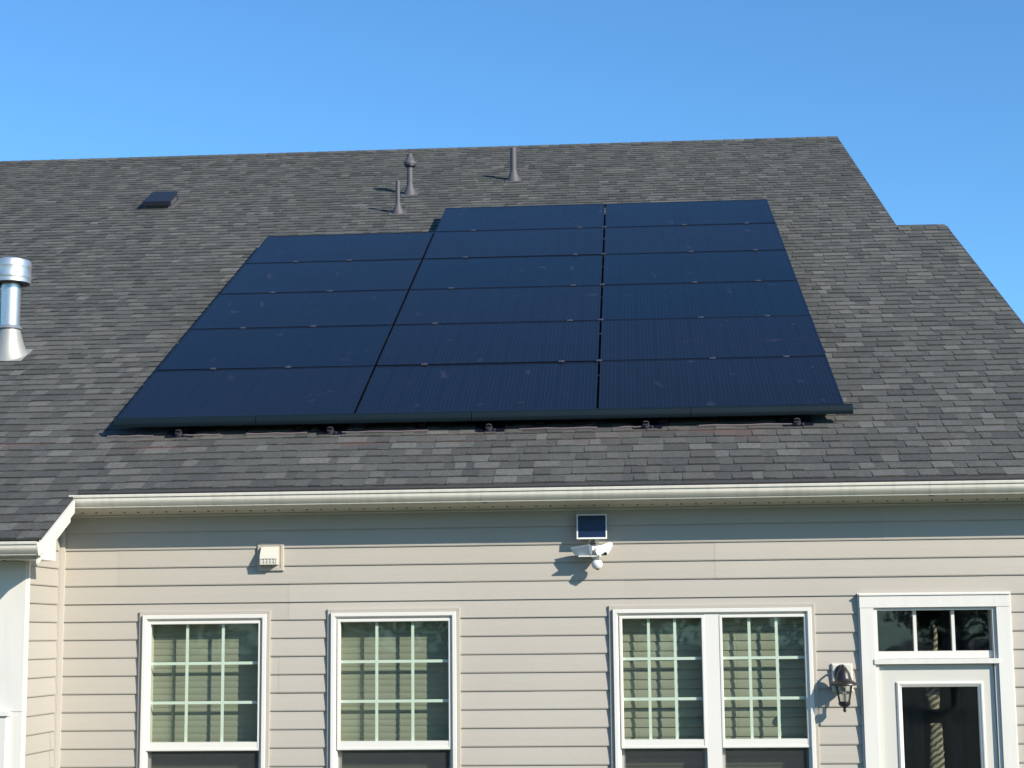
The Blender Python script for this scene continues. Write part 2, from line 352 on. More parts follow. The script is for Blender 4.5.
# wing front: smooth white trim boards over siding further left
mb = MB()
WW = (-5.05,-3.695,-2.3,-1.12)
backing(mb, XLL, XL, -2.95, -.097, YF, YF+.12, [shr(WW)], 1)
fb = [(-3.835,XL+.008,-1.105,-.098),(-5.20,-3.845,-1.105,-.098)]
for a,b,c,d in fb: mb.box(a,b,YF-.022,YF-.002,c,d,2)
mb.box(-3.705,XL+.008,YF-.022,YF-.002,-2.95,-1.108,2)
siding_strips(mb, XLL, -5.21, -.098, -2.95, [], lambda u,d,z:(u,YF-d,z))
wf = mb.build('wall', [M['siding'], M['interior'], M['trim']], house); wf['label'] = 'smooth white trimmed front of the projecting wing'
# gable and back walls (never seen, they close the house)
mb = MB()
for x0,x1,y0 in ((XR-.14,XR,.142),(XLL,XLL+.14,YF+.122)):
    yr = 11.2 if x0<0 else 6.2
    zr = OFF+yr*T-.2
    for a,b,c,d in ((y0,yr,OFF+y0*T-.2,zr),(yr,(22.4 if x0<0 else 12.4),zr,.25)):
        mb.hexa([(x0,a,-2.95),(x1,a,-2.95),(x1,b,-2.95),(x0,b,-2.95),(x0,a,c),(x1,a,c),(x1,b,d),(x0,b,d)])
mb.box(XLL+.14,XR-.14,12.3,12.4,-2.95,.25)
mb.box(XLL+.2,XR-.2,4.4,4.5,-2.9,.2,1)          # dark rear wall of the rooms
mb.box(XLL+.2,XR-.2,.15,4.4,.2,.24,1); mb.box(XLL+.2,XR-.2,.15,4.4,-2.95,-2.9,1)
mb.build('rear_wall', [M['siding'],M['interior']], house)
mb = MB(); mb.box(XL-.1,XR-.02,.0,.2,-Z0-.1,-2.952); mb.box(XLL,XL-.02,YF+.01,YF+.2,-Z0-.1,-2.952); mb.build('foundation', M['concrete'], house)
# corner posts
mb = MB(); mb.box(XL+.001,XL+.050,-.030,0,-2.95,.15,0,(1.2,1.2,1.2)); 
ct = mb.build('corner_trim', M['siding'], house)
mb = MB(); mb.box(XR-.08,XR+.02,-.03,.08,-2.95,.248); mb.build('corner_trim', M['trim'], house)
mb = MB(); mb.box(XL+.002,XL+.02,YF-.0,YF+.03,-2.95,.05); mb.build('corner_trim', M['trim'], house)

# ---- roof slope: laminated shingles in a local frame (x, s up-slope, n normal)
roof = empty('roof', (0,0,OFF), (TH,0,0))
roof.parent = house; roof.matrix_parent_inverse = Matrix.Translation(-Vector(house['_o']))
bpy.data.objects.remove(roof)      # the roof itself is one mesh object in that frame
SE = -.335; SW = -1.140; SR = 12.575; SS = 7.045; RX1 = 3.43; RX2 = 3.955; WX = -3.395
mb = MB(); EXPO = .1435
pal = [(0.0773,0.0776,0.0706),(0.0834,0.0837,0.0762),(0.0703,0.0701,0.0651),(0.0896,0.0890,0.0810),(0.0849,0.0837,0.0762),(0.0658,0.0663,0.0620)]
lite = [(0.1102,0.1092,0.0985),(0.1179,0.1160,0.1048),(0.1032,0.1017,0.0930),(0.1055,0.1032,0.0937)]
def sag(x, s):
    d = .03*math.exp(-((x+3.9)/.8)**2)*math.exp(-((s-.3)/1.0)**2)
    return -d + .006*math.sin(x*.9+s*1.7) + .004*math.sin(x*2.3-s*.8)
rr = random.Random(3)
s = SW; row = 0
def xr_at(s): return RX2 if s < SS-.001 else RX1
while s < SR-.01:
    x0 = XLL
    x1 = WX if s+EXPO*.5 < SE+.01 else xr_at(s)
    if s < SE and s+EXPO > SE+.02 : pass
    stop = min(s+EXPO, SR)
    nb = .0105; nt = .003
    x = x0 - rr.uniform(0,.3); tooth = rr.random() < .5
    ds = rr.uniform(-.0035,.0035)
    while x < x1:
        w = rr.choice((.08,.10,.12,.14,.16,.18,.22)) if tooth else rr.choice((.06,.08,.10,.12,.15,.19))
        a, b = max(x,x0), min(x+w,x1)
        if b-a > .004:
            if tooth: c = rr.choice(pal) if rr.random() < .72 else rr.choice(lite)
            else: c = rr.choice(pal) if rr.random() < .92 else rr.choice(lite)
            q = 1+rr.uniform(-.1,.1); c = tuple(v*q for v in c)
            nh = nb + (.0055 if tooth else 0)
            j = rr.uniform(-.0025,.0025)
            ya, yb = s+ds+j+sag(a,s), s+ds+j+sag(b,s)
            ta, tb = stop+.012+sag(a,stop), stop+.012+sag(b,stop)
            if stop >= SR: ta = tb = SR
            if s == SW: ya = yb = SW
            mb.face([(a,ya,nh),(b,yb,nh),(b,tb,nt),(a,ta,nt)],0,c)
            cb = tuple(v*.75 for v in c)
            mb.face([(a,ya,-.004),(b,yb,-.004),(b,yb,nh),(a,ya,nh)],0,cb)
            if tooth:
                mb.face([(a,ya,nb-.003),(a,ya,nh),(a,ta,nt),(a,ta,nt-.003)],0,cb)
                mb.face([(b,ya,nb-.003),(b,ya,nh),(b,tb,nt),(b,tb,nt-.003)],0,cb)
        x += w; tooth = not tooth
        if rr.random() < .08: tooth = not tooth
    s += EXPO; row += 1
dk = (.05,.05,.05)
for a,b,c,d in ((XLL,WX,SW+.01,SE+.01),(XLL,RX2,SE+.01,SS),(XLL,RX1,SS,SR)):
    mb.box(a,b-.004,c,d,-.03,.0,0,dk)
ro = mb.build('roof', M['shingle'], None, local=True)
ro.location = (0,0,OFF+Z0); ro.rotation_euler = (TH,0,0)
def keep(o, parent, base):       # parent while keeping the world place
    o.parent = parent; o.matrix_parent_inverse = Matrix.Translation(-Vector(base))
keep(ro, house, house['_o'])
def roofkid(mb, name, mat, label=None):
    o = mb.build(name, mat, None, local=True); o.parent = ro
    if label: o['label'] = label
    return o
# ridge caps
mb = MB()
def caps(x0,x1,s):
    x = x0
    n = TH*2
    while x < x1-.02:
        w = min(.143, x1-x); c = rr.choice(pal+lite[:1]); q = rr.uniform(.85,1.1); c = tuple(v*q for v in c)
        a,b = .016,.011
        dn = lambda L_,h: (s+L_*math.cos(2*TH), h-L_*math.sin(2*TH))
        p1 = dn(.15,a); p2 = dn(.15,b)
        mb.hexa([(x,s-.13,.012),(x+w+.01,s-.13,.006),(x+w+.01,s,.006),(x,s,.012),(x,s-.13,a),(x+w+.01,s-.13,b),(x+w+.01,s,b+.004),(x,s,a+.004)],0,c)
        mb.hexa([(x,s,.006),(x+w+.01,s,.004),(x+w+.01,p2[0],p2[1]-.012),(x,p1[0],p1[1]-.012),(x,s,a+.004),(x+w+.01,s,b+.004),(x+w+.01,p2[0],p2[1]),(x,p1[0],p1[1])],0,c)
        x += w
caps(XLL,RX1,SR); roofkid(mb,'ridge_cap',M['shingle'])
mb = MB(); caps(RX1,RX2,SS); roofkid(mb,'ridge_cap',M['shingle'],'short stepped ridge on the right')
# rake drip edges
mb = MB()
for x,a,b in ((RX2,SE,SS),(RX1,SS+.0,SR)): mb.box(x-.002,x+.010,a,b,-.06,.006)
roofkid(mb,'drip_edge',simple('drip_edge_dark',(.06,.06,.065),.5))
# back slope
mb = MB()
for x0,x1,sr in ((XLL,RX1,SR),(RX1,RX2,SS)):
    y,z = sr*CT, OFF+sr*ST; yb = 2*y+.3; 
    mb.hexa([(x0,y,z-.03),(x1,y,z-.03),(x1,yb,OFF-.3*T-.03),(x0,yb,OFF-.3*T-.03),(x0,y,z),(x1,y,z),(x1,yb,OFF-.3*T),(x0,yb,OFF-.3*T)],0,pal[0])
br = mb.build('roof', M['shingle'], house); br['label'] = 'rear slope beyond the ridge'
# gable end of the upper step
mb = MB(); ys,zs = SS*CT, OFF+SS*ST; yr_,zr_ = SR*CT, OFF+SR*ST
mb.face([(RX1-.12,ys,zs-.04),(RX1-.12,2*yr_-ys,zs-.04),(RX1-.12,yr_,zr_-.04)]); mb.face([(RX1-.14,ys,zs-.04),(RX1-.14,yr_,zr_-.04),(RX1-.14,2*yr_-ys,zs-.04)])
mb.build('gable', M['siding'], house)

# gutters, fascia, soffits
def gutter(dy,dz,x0,x1,label=None):
    P = [(-.272,.362),(-.272,.280),(-.337,.280),(-.342,.284),(-.344,.290),(-.352,.296),(-.364,.308),(-.372,.318),(-.377,.328),(-.379,.350),(-.388,.353),(-.390,.367),(-.386,.371),(-.374,.371),(-.372,.362),(-.374,.352),(-.373,.334),(-.346,.300),(-.338,.285),(-.279,.285),(-.279,.362)]
    P = [(y+dy,z+dz) for y,z in P]
    m_ = MB(); m_.extrude_x(P,x0,x1,caps=False)
    for x in (x0,x1):     # flat end caps
        m_.hexa([(x-.002,-.272+dy,.280+dz),(x+.002,-.272+dy,.280+dz),(x+.002,-.344+dy,.280+dz),(x-.002,-.344+dy,.280+dz),(x-.002,-.272+dy,.366+dz),(x+.002,-.272+dy,.366+dz),(x+.002,-.392+dy,.368+dz),(x-.002,-.392+dy,.368+dz)])
    x = x0+2.9
    while x < x1-.3:      # slip joints
        m_.extrude_x([(y-.0012 if y<-.29+dy else y, z) for y,z in P],x,x+.035,caps=False); x += 3.05
    x = x0+.4
    while x < x1-.1:      # hidden hanger straps
        m_.box(x,x+.022,-.38+dy,-.272+dy,.357+dz,.361+dz); x += .6
    o = m_.build('gutter', M['gutter'], house)
    if label: o['label']=label
    return o
gutter(0,0,-3.425,XR+.12,'long white gutter above the windows')
WD = (-1.020+.30, .027-.387)
gutter(WD[0],WD[1],XLL,WX-.0,'lower gutter on the projecting wing')
mb = MB(); mb.box(-3.425,XR+.10,-.270,-.250,.284,.378); mb.box(XLL,WX-.015,-.270+WD[0],-.250+WD[0],.272+WD[1],.378+WD[1]); mb.build('fascia', M['trim'], house)
mb = MB()
def soffit(x0,x1,y0,y1,z):
    dz = .031 if z > .2 else 0
    zz_ = lambda y: z + dz*(y1-y)/(y1-y0)
    mb.hexa([(x0,y0,zz_(y0)),(x1,y0,zz_(y0)),(x1,y1,zz_(y1)),(x0,y1,zz_(y1)),(x0,y0,zz_(y0)+.006),(x1,y0,zz_(y0)+.006),(x1,y1,zz_(y1)+.006),(x0,y1,zz_(y1)+.006)])
    x = x0+.05
    while x < x1-.05:
        ym = (y0+y1)/2; mb.box(x,x+.011,ym-.010,ym+.010,zz_(ym)-.005,zz_(ym)+.004,1)
        x += .1015
soffit(XL+.045,XR+.1,-.250,-.0,.2495); soffit(XLL,XL-.0,-.97,YF-.024,-.0960)
mb.box(XL+.045,XR-.08,-.022,-.006,.238,.249)
mb.build('soffit', [M['soffit'],M['hole']], house)
# wing rake: stepped board, sloping soffit, boxed return
mb = MB()
def rake(xa,xb,h0,h1,y0,y1):
    z = lambda y,h: OFF+y*T+h
    mb.hexa([(xa,y0,z(y0,h0)),(xb,y0,z(y0,h0)),(xb,y1,z(y1,h0)),(xa,y1,z(y1,h0)),(xa,y0,z(y0,h1)),(xb,y0,z(y0,h1)),(xb,y1,z(y1,h1)),(xa,y1,z(y1,h1))])
rake(WX-.016,WX+.016,-.095,-.010,-1.010,-.392)
rake(WX-.034,WX-.018,-.165,-.020,-1.005,-.375)
rake(XL+.02,WX-.036,-.140,-.125,YF,-.01)
rake(WX-.060,WX-.040,-.120,-.040,-.374,-.02)
mb.build('rake_board', M['vinylwhite'], house)
mb = MB()
zz = lambda y: OFF+y*T-.14
mb.hexa([(XL+.004,-.968,-.100),(WX-.022,-.968,-.100),(WX-.022,YF+.02,-.100),(XL+.004,YF+.02,-.100),(XL+.004,-.968,zz(-.968)+.02),(WX-.022,-.968,zz(-.968)+.02),(WX-.022,YF+.02,zz(YF)+.03),(XL+.004,YF+.02,zz(YF)+.03)])
mb.build('eave_return', M['vinylwhite'], house)

# ---- windows
JCH = [(-.002,-.004),(-.002,-.030),(.003,-.032),(.022,-.030),(.024,-.010)]
CAS = [(.024,-.010),(.024,-.046),(.027,-.050),(.050,-.050),(.053,-.044),(.056,-.036),(.060,-.034),(.062,-.022),(.066,-.020)]
def make_window(o, units, name, label, grid=True, bpitch=.045, btilt=18, blabel=None, blind=True):
    x0,x1,z0,z1 = o
    wd = empty(name, ((x0+x1)/2,0,z0)); base = wd['_o']
    keep(wd, house, house['_o'])
    wd['label'] = label
    m_ = MB(); m_.ring(x0,x1,z0,z1,CAS+[(.070,-.019),(.070,.10),(.036,.10),(.036,.14)])
    for (a,b),(c,d) in zip(units,units[1:]): m_.box(b+.022,c-.022,-.030,.06,z0+.06,z1-.06)
    m_.build('frame', M['vinylwhite'], wd)
    m_ = MB(); m_.ring(x0,x1,z0,z1,JCH); m_.build('channel', M['siding'], wd)
    zr0,zr1 = -1.415,-1.350      # meeting rail
    for a,b in units:
        u = MB(); d = .022
        zt = z1-.070
        u.ring(a-d,b+d,zr0,zt,[(0,.03),(0,-.030),(.004,-.034),(.018,-.034),(.022,-.027),(.022,.012)])
        u.box(a-d+.001,b+d-.001,-.031,.026,zr0+.001,zr1-.004)
        u.build('upper_sash', M['vinylwhite'], wd)
        l_ = MB(); l_.ring(a-d,b+d,z0+.07,zr0+.02,[(0,.05),(0,.030),(.026,.030),(.026,.05)]); l_.build('lower_sash', M['vinylwhite'], wd)
        gp = MB(); zb,ztp = zr1-.006, zt-.022; gp.box(a-.004,b+.004,-.004,-.001,zb,ztp+.004)
        gp.build('pane', M['glass'], wd)
        gp = MB(); gp.box(a+.0,b-.0,.038,.041,z0+.09,zr0+.001); gp.build('pane', M['glass'], wd)
        gp = MB(); gp.box(a-.006,b+.006,-.006,-.004,z0+.075,zr0-.001); gp.build('insect_screen', M['screen'], wd)
        gr = MB(); w = .010
        for k in (1,2):
            xc = a+(b-a)*k/3; gr.box(xc-w,xc+w,.004,.010,zb,ztp)
            zc = zb+(ztp-zb)*k/3; gr.box(a,b,.0045,.0095,zc-w,zc+w)
        gr.build('grille', M['grille'], wd)
    return wd
def make_blind(a,b,zt,zb,pitch,tilt,label,group):
    t = empty('window_blind', ((a+b)/2,.10,zt)); tag(t,label,'window blind',group)
    y = .092
    hr = MB(); hr.box(a-.02,b+.02,y-.004,y+.05,zt-.045,zt+.02); hr.build('headrail', M['blind'], t)
    sl = MB(); z = zt-.05; rnd = random.Random(int(a*1000))
    hw = pitch*.56
    while z > zb:
        j = R(tilt+rnd.uniform(-2.0,2.0)); dz = hw*math.cos(j); dy = hw*math.sin(j)
        n = 4; pts=[]
        for i in range(n+1):
            q = -1+2*i/n; bow = .0035*(1-q*q)
            pts.append((y+.012-q*dy*1.0-bow, z-q*dz))     # upper edge leans towards the room
        sx = rnd.uniform(-.001,.001)
        for (p,q_),(p2,q2) in zip(pts,pts[1:]):
            sl.face([(a-.018+sx,p,q_),(b+.018+sx,p,q_),(b+.018+sx,p2,q2),(a-.018+sx,p2,q2)])
            sl.face([(a-.018+sx,p+.003,q_),(a-.018+sx,p2+.003,q2),(b+.018+sx,p2+.003,q2),(b+.018+sx,p+.003,q_)])
        z -= pitch
    sl.build('slats', M['blind'], t)
    cd = MB()
    for x in (a+(b-a)*.18, a+(b-a)*.82): cd.tube([(x,y-.012,zt-.04),(x,y-.012,zb)],.0012,4)
    cd.build('cord', M['blind'], t)
    return t
U1 = [(-2.925,-2.150)]; U2 = [(-1.563,-.797)]; U3 = [(.424,.972),(1.117,1.680)]
make_window(W1,U1,'window','white framed sash window at the left')
make_window(W2,U2,'window','white framed sash window second from the left')
make_window(W3,U3,'window','wide white framed double window')
gb = 'closed blinds behind the windows'
make_blind(*U1[0],-.535,-2.1,.046,5,'cream blind behind the leftmost window, right of the corner post',gb)
make_blind(*U2[0],-.535,-2.1,.046,5,'cream blind behind the middle single window',gb)
make_blind(*U3[0],-.530,-2.1,.066,9,'wide slat blind in the left half of the double window',gb)
make_blind(*U3[1],-.530,-2.1,.066,9,'wide slat blind in the right half of the double window, beside the lantern',gb)
# wing window (its head and right casing only are in view)
ww = empty('window', ((WW[0]+WW[1])/2,YF,WW[2])); keep(ww, house, house['_o']); ww['label']='wing window cut by the left edge of the photo'
m_ = MB(); x0,x1,z0,z1 = WW
m_.ring(x0,x1,z0,z1,[(0,YF),(0,YF-.045),(.012,YF-.048),(.07,YF-.044),(.075,YF-.03),(.095,YF-.03),(.095,YF+.08)])
m_.box(x0-.01,x1+.012,YF-.066,YF-.023,z1-.012,z1+.018); m_.build('frame', M['vinylwhite'], ww)
m_ = MB(); m_.box(x0+.09,x1-.09,YF+.02,YF+.024,z0+.09,z1-.09); m_.build('pane', M['glass'], ww)

# ---- door with transom
ds_ = empty('door_surround', (2.58,0,-2.9)); keep(ds_, house, house['_o'])
m_ = MB(); x0,x1,z0,z1 = DR
# casing boards: legs and head
m_.ring(x0,x1,z0,z1,[(-.012,-.004),(-.012,-.028),(-.001,-.028),(-.001,-.012)])
m_.box(x0,x0+.092,-.048,-.002,z0,z1-.090); m_.box(x1-.092,x1,-.048,-.002,z0,z1-.090)
m_.box(x0-.002,x1+.002,-.051,-.002,z1-.088,z1-.006); m_.box(x0-.004,x1+.004,-.060,-.002,z1-.005,z1+.006)
# jambs, transom bar
m_.box(x0+.0925,x0+.118,-.030,.12,z0,z1-.0905); m_.box(x1-.118,x1-.0925,-.030,.12,z0,z1-.0905)
m_.box(x0+.119,x1-.119,-.028,.12,z1-.108,z1-.091)
m_.box(x0+.119,x1-.119,-.006,.12,-.818,-.768); m_.box(x0+.085,x1-.085,-.056,.10,-.854,-.820)
m_.build('casing', M['trim'], ds_)
tx0,tx1 = x0+.119, x1-.119
w3=(tx1-tx0)/3
for k in (1,2):
    m_ = MB(); m_.box(tx0+w3*k-.011,tx0+w3*k+.011,.012,.060,-.768,z1-.108); m_.build('mullion', M['trim'], ds_)
m_ = MB(); m_.box(tx0,tx1,.034,.038,-.768,z1-.108); m_.build('transom_pane', M['dglass'], ds_)
dr = empty('door', (2.59,.0,-2.87)); keep(dr, house, house['_o'])
lx0,lx1,lz1 = x0+.122,x1-.122,-.858
gx0,gx1,gz0,gz1 = 2.322,2.862,-2.62,-1.000
m_ = MB()
for a,b,c,d in ((lx0,gx0,-2.87,lz1),(gx1,lx1,-2.87,lz1),(gx0,gx1,gz1,lz1),(gx0,gx1,-2.87,gz0)): m_.box(a,b,-.004,.038,c,d)
m_.build('door_leaf', M['door'], dr)
m_ = MB(); m_.ring(gx0-.026,gx1+.026,gz0-.026,gz1+.026,[(0,-.002),(.004,-.014),(.012,-.019),(.020,-.017),(.026,-.012),(.036,-.006),(.040,.010)]); m_.build('lite_frame', M['vinylwhite'], dr)
m_ = MB(); m_.box(gx0+.004,gx1-.004,.012,.016,gz0+.004,gz1-.004); m_.build('pane', M['dglass'], dr)
m_ = MB(); m_.tube([(lx0+.05,-.06,-1.9),(lx0+.13,-.06,-1.9)],.009,8); m_.tube([(lx0+.05,-.004,-1.9),(lx0+.05,-.06,-1.9)],.008,8); m_.box(lx0+.03,lx0+.07,-.010,-.003,-1.98,-1.76); m_.build('handle', M['alu'], dr)
# curtains hanging inside behind the door
cu = empty('curtain', (2.6,.45,-2.85)); tag(cu,'dark pleated curtains hanging inside behind the door glass','curtain')
def drape(a,b,y,zt,zb,name,mat,par,amp=.02,freq=60):
    m_ = MB(); n = int((b-a)/.012)
    pt = lambda i,o: (a+(b-a)*i/n, y+o+amp*math.sin(freq*(a+(b-a)*i/n))+.4*amp*math.sin(freq*.37*i*.012))
    for i in range(n):
        p,q = pt(i,0),pt(i+1,0)
        m_.face([(p[0],p[1],zb),(q[0],q[1],zb),(q[0],q[1],zt),(p[0],p[1],zt)]); m_.face([(p[0],p[1]+.004,zt),(q[0],q[1]+.004,zt),(q[0],q[1]+.004,zb),(p[0],p[1]+.004,zb)])
    return m_.build(name, mat, par)
drape(2.22,2.545,.42,-.42,-2.84,'drape',M['dark'],cu); drape(2.70,3.02,.44,-.42,-2.84,'drape',M['dark'],cu)
rp = empty('hanging_tassel', (2.57,.07,-2.5)); tag(rp,'beige twisted fabric strip hanging behind the middle of the door glass','curtain tieback')
def strip(zt,zb,x,wd,name,ph=0):
    m_ = MB(); n = 40; pts=[]
    for i in range(n+1):
        t=i/n; z=zt+(zb-zt)*t
        r = wd*(.72+.28*math.sin(math.pi*min(1,t*1.1)))*(1+.07*math.sin(t*(zt-zb)*130+ph))
        pts.append((x+.004*math.sin(t*7+ph),r,z))
    for (xa,ra,za),(xb,rb,zb_) in zip(pts,pts[1:]):
        for k in range(14):
            a,b=2*math.pi*k/14,2*math.pi*(k+1)/14
            f=lambda xx,r,z,t:(xx+r*math.cos(t)*(1+.05*math.sin(3*t+z*90)),.078+.30*r*math.sin(t),z+.010*math.sin(t*1.0))
            m_.face([f(xa,ra,za,a),f(xa,ra,za,b),f(xb,rb,zb_,b),f(xb,rb,zb_,a)])
    return m_.build(name,M['rope'],rp,smooth=True)
strip(-.60,-.90,2.590,.014,'cord'); strip(-.92,-1.155,2.562,.048,'upper_twist',1.0); strip(-1.27,-2.2,2.570,.052,'lower_twist',2.2)

# ------------------------------------------------------------------ solar array (local frame: x, up-slope, normal)
AX = -3.436; AW = 1.8496; AS = 8.0475; AH = 1.2000; AN = .150
rows_ = ['top','second','third','fourth','fifth','bottom']; cols_ = ['left','middle','right']
def make_panel():
    t = empty('solar_module', (0,0,0), (TH,0,0)); t['_o']=(0,0,0)
    w,h = AW-.020, AH-.026; f=.011
    fr = MB()
    for a,b,c,d in ((0,w,0,f),(0,w,h-f,h),(0,f,f,h-f),(w-f,w,f,h-f)): fr.box(a,b,c,d,-.035,.0)
    fr.box(f,w-f,f,h-f,-.032,-.028)
    fr.build('frame', M['frame'], t, local=True)
    gl = MB()
    gl.box(f,w/2-.0015,f,h-f,-.012,-.0022); gl.box(w/2+.0015,w-f,f,h-f,-.012,-.0022)
    gl.build('glass', M['solar'], t, local=True)
    jb = MB(); jb.box(w/2-.0015,w/2+.0015,f,h-f,-.012,-.0026); jb.build('centre_seam', M['frame'], t, local=True)
    return t
proto = None
for j in range(6):
    for i in range(3):
        if i==0 and j==0: continue
        t = make_panel() if proto is None else copy_tree(proto)
        if proto is None: proto = t
        p = on_roof(AX+i*AW+.010, AS-(j+1)*AH+.011, AN+random.uniform(-.002,.002))
        t.location = (p[0],p[1],p[2]+Z0); t.rotation_euler = (TH+R(random.uniform(-.12,.12)),R(random.uniform(-.1,.1)),0)
        tag(t,'black framed dark blue solar panel, %s column, %s row of the roof array'%(cols_[i], rows_[j]),'solar panel','solar panels on the roof')
# rails running up the slope under the panels
for i in range(3):
    for u in (.27,.76):
        x = AX+i*AW+AW*u; s0 = AS-6*AH-.01; s1 = AS-(AH if i==0 else 0)+.02
        t = empty('mounting_rail', on_roof(x,s0,0),(TH,0,0))
        m_ = MB(); m_.box(-.02,.02,0,s1-s0,AN-.075,AN-.037); m_.build('rail', M['frame'], t, local=True)
        for q in range(int((s1-s0)/1.2)+1):
            f_ = MB(); yy=.10+q*1.2; f_.box(-.045,.045,yy-.10,yy+.12,.014,.018); f_.box(-.022,.022,yy-.03,yy+.03,.018,.03); f_.box(.021,.027,yy-.02,yy+.02,.02,AN-.045); f_.build('foot', M['mount'], t, local=True)
        tag(t,'black rail under the %s column of panels, %s of its two'%(cols_[i],'left' if u<.5 else 'right'),'mounting rail','rails under the solar panels')
cp = None
def clamp(x,s,big=True):
    global cp
    if cp is None:
        cp = empty('panel_clamp',(0,0,0),(TH,0,0)); cp['_o']=(0,0,0)
        m_=MB(); m_.box(-.024,.024,-.015,.015,.0015,.0050); m_.box(-.024,.024,-.006,.006,-.04,.0016); m_.build('clamp_plate',M['clampm'],cp,local=True)
        m_=MB(); m_.lathe([(0,.011),(.0075,.011),(.0085,.0055)],8); m_.build('bolt',M['clampm'],cp,local=True); t=cp
    else: t=copy_tree(cp)
    p=on_roof(x,s,AN); t.location=(p[0],p[1],p[2]+Z0)
    tag(t,'small metal clamp with a bolt pinching the seam between solar panels','clamp','clamps between the solar panels')
for j in range(1,6):
    for i in range(3):
        if i==0 and j==1: continue
        for u in ((.27,.60),(.22,.85),(.48,.81))[i]: clamp(AX+i*AW+AW*(u+random.uniform(-.02,.02)), AS-j*AH)
for j in range(0,6): clamp(AX+2*AW, AS-j*AH-(.05 if j==0 else 0))
# bottom skirt in sections
SKX = [AX-.01, AX+1.10, AX+2.75, AX+4.40, AX+3*AW+.055]
SKP = [(.004,.002),(-.012,.004),(-.030,-.002),(-.044,-.014),(-.053,-.030),(-.056,-.045),(-.056,-.058),(-.050,-.058),(-.048,-.034),(-.040,-.018),(-.010,-.006),(.004,-.006)]
for k,(a,b) in enumerate(zip(SKX,SKX[1:])):
    t = empty('array_skirt', on_roof(a,AS-6*AH,AN),(TH,0,0))
    m_=MB(); m_.extrude_x(SKP,.0,b-a-.005); m_.build('skirt_panel',M['skirt'],t,local=True)
    m_=MB(); m_.box(b-a-.024,b-a-.004,-.0575,-.050,-.056,-.040) ; m_.build('splice',M['frame'],t,local=True)
    tag(t,'dark curved metal skirt along the array bottom, %s of four sections'%['leftmost','second','third','rightmost'][k],'array skirt','skirt sections along the bottom of the array')
# roof mounts peeking out under the skirt
mx = [-2.945,-1.77,-.56,.625,1.75]
for k,x in enumerate(mx):
    t = empty('roof_mount', on_roof(x,AS-6*AH-.050,.012),(TH,0,0))
    m_=MB(); m_.box(-.10,.12,-.03,.20,.002,.005); m_.build('flashing',M['frame'],t,local=True)
    m_=MB(); m_.tube([(0,0,.004),(0,0,.028)],.028,14); m_.tube([(-.02,0,.026),(-.018,0,.044),(0,0,.050),(.018,0,.044),(.02,0,.026)],.006,6); m_.build('post',M['mount'],t,local=True,smooth=True)
    m_=MB(); m_.lathe([(0,.018),(.011,.016),(.012,.004)],8,.042,-.01,0); m_.build('bolt',M['mount'],t,local=True)
    tag(t,'small round roof mount under the array skirt, '+['first from the left','second from the left','middle of the five','fourth from the left','nearest the right end'][k],'roof mount','roof mounts under the array skirt')
cs = [(-3.50,-3.14),(-2.94,-2.62),(-2.42,-1.95),(-1.68,-1.02),(-.33,.26),(.42,.68),(1.02,1.78)]  # added pinkish rods, in place of thin flashing edges lit by the sun
for k,(a,b) in enumerate(cs):
    m_=MB(); n=6
    pts=[(a+(b-a)*i/n, AS-6*AH-.056, .022+.003*math.sin(i*2+k)) for i in range(n+1)]
    pts=[(x, s_*CT-nn*ST, OFF+s_*ST+nn*CT) for x,s_,nn in pts]
    m_.tube(pts,.0045,6); o=m_.build('lit_edge_rod',M['lit_edge_rod'])
    tag(o,'thin pinkish rod added for a sunlit edge below the array skirt, %s of seven'%['leftmost','second from the left','third from the left','the middle one','third from the right','second from the right','rightmost'][k],'lit_edge_rod','rods added for sunlit edges below the array skirt')

# ------------------------------------------------------------------ roof penetrations
def pipe_vent(x,s,r,h,label,cap=False):
    p = on_roof(x,s,.012); t = empty('vent_pipe', p); tag(t,label,'vent pipe','vent pipes near the ridge')
    m_=MB(); d=math.radians(0)
    m_.hexa([(p[0]+a*.10, p[1]+b*.11*CT, p[2]+b*.11*ST+c) for a,b,c in ((-1,-1,.0),(1,-1,.0),(1,1,.0),(-1,1,.0),(-1,-1,.006),(1,-1,.006),(1,1,.006),(-1,1,.006))])
    m_.build('flashing',M['flash'],t)
    m_=MB(); rb=r+.045
    n=20
    ringb=[(p[0]+rb*math.cos(2*math.pi*k/n),p[1]+rb*math.sin(2*math.pi*k/n),p[2]+rb*math.sin(2*math.pi*k/n)*T+.004) for k in range(n)]
    ringt=[(p[0]+(r+.006)*math.cos(2*math.pi*k/n),p[1]+(r+.006)*math.sin(2*math.pi*k/n),p[2]+.10) for k in range(n)]
    ringu=[(p[0]+(r+.004)*math.cos(2*math.pi*k/n),p[1]+(r+.004)*math.sin(2*math.pi*k/n),p[2]+.125) for k in range(n)]
    for A,B in ((ringb,ringt),(ringt,ringu)):
        for k in range(n): m_.face([A[k],A[(k+1)%n],B[(k+1)%n],B[k]])
    m_.build('boot',M['vent'],t,smooth=True)
    m_=MB(); m_.lathe([(r,0),(r,h),(r*.8,h),(r*.8,h-.1)],18,p[0],p[1],p[2]); m_.build('pipe',M['vent'],t,smooth=True)
    if cap:
        m_=MB(); m_.lathe([(r,h-.13),(r+.035,h-.13),(r+.042,h-.11),(r+.036,h-.09),(r+.02,h-.07),(r*.55,h+.015),(r*.4,h+.02),(0,h+.022)],20,p[0],p[1],p[2]); m_.build('cap',M['vent'],t,smooth=True)
        m_=MB(); m_.lathe([(r,h-.15),(r+.032,h-.15),(r+.032,h-.131),(r,h-.131)],20,p[0],p[1],p[2]); m_.build('cap_gap',M['ventdark'],t)
pipe_vent(-2.194,8.455,.026,.39,'thin short grey vent pipe in front of the capped one')
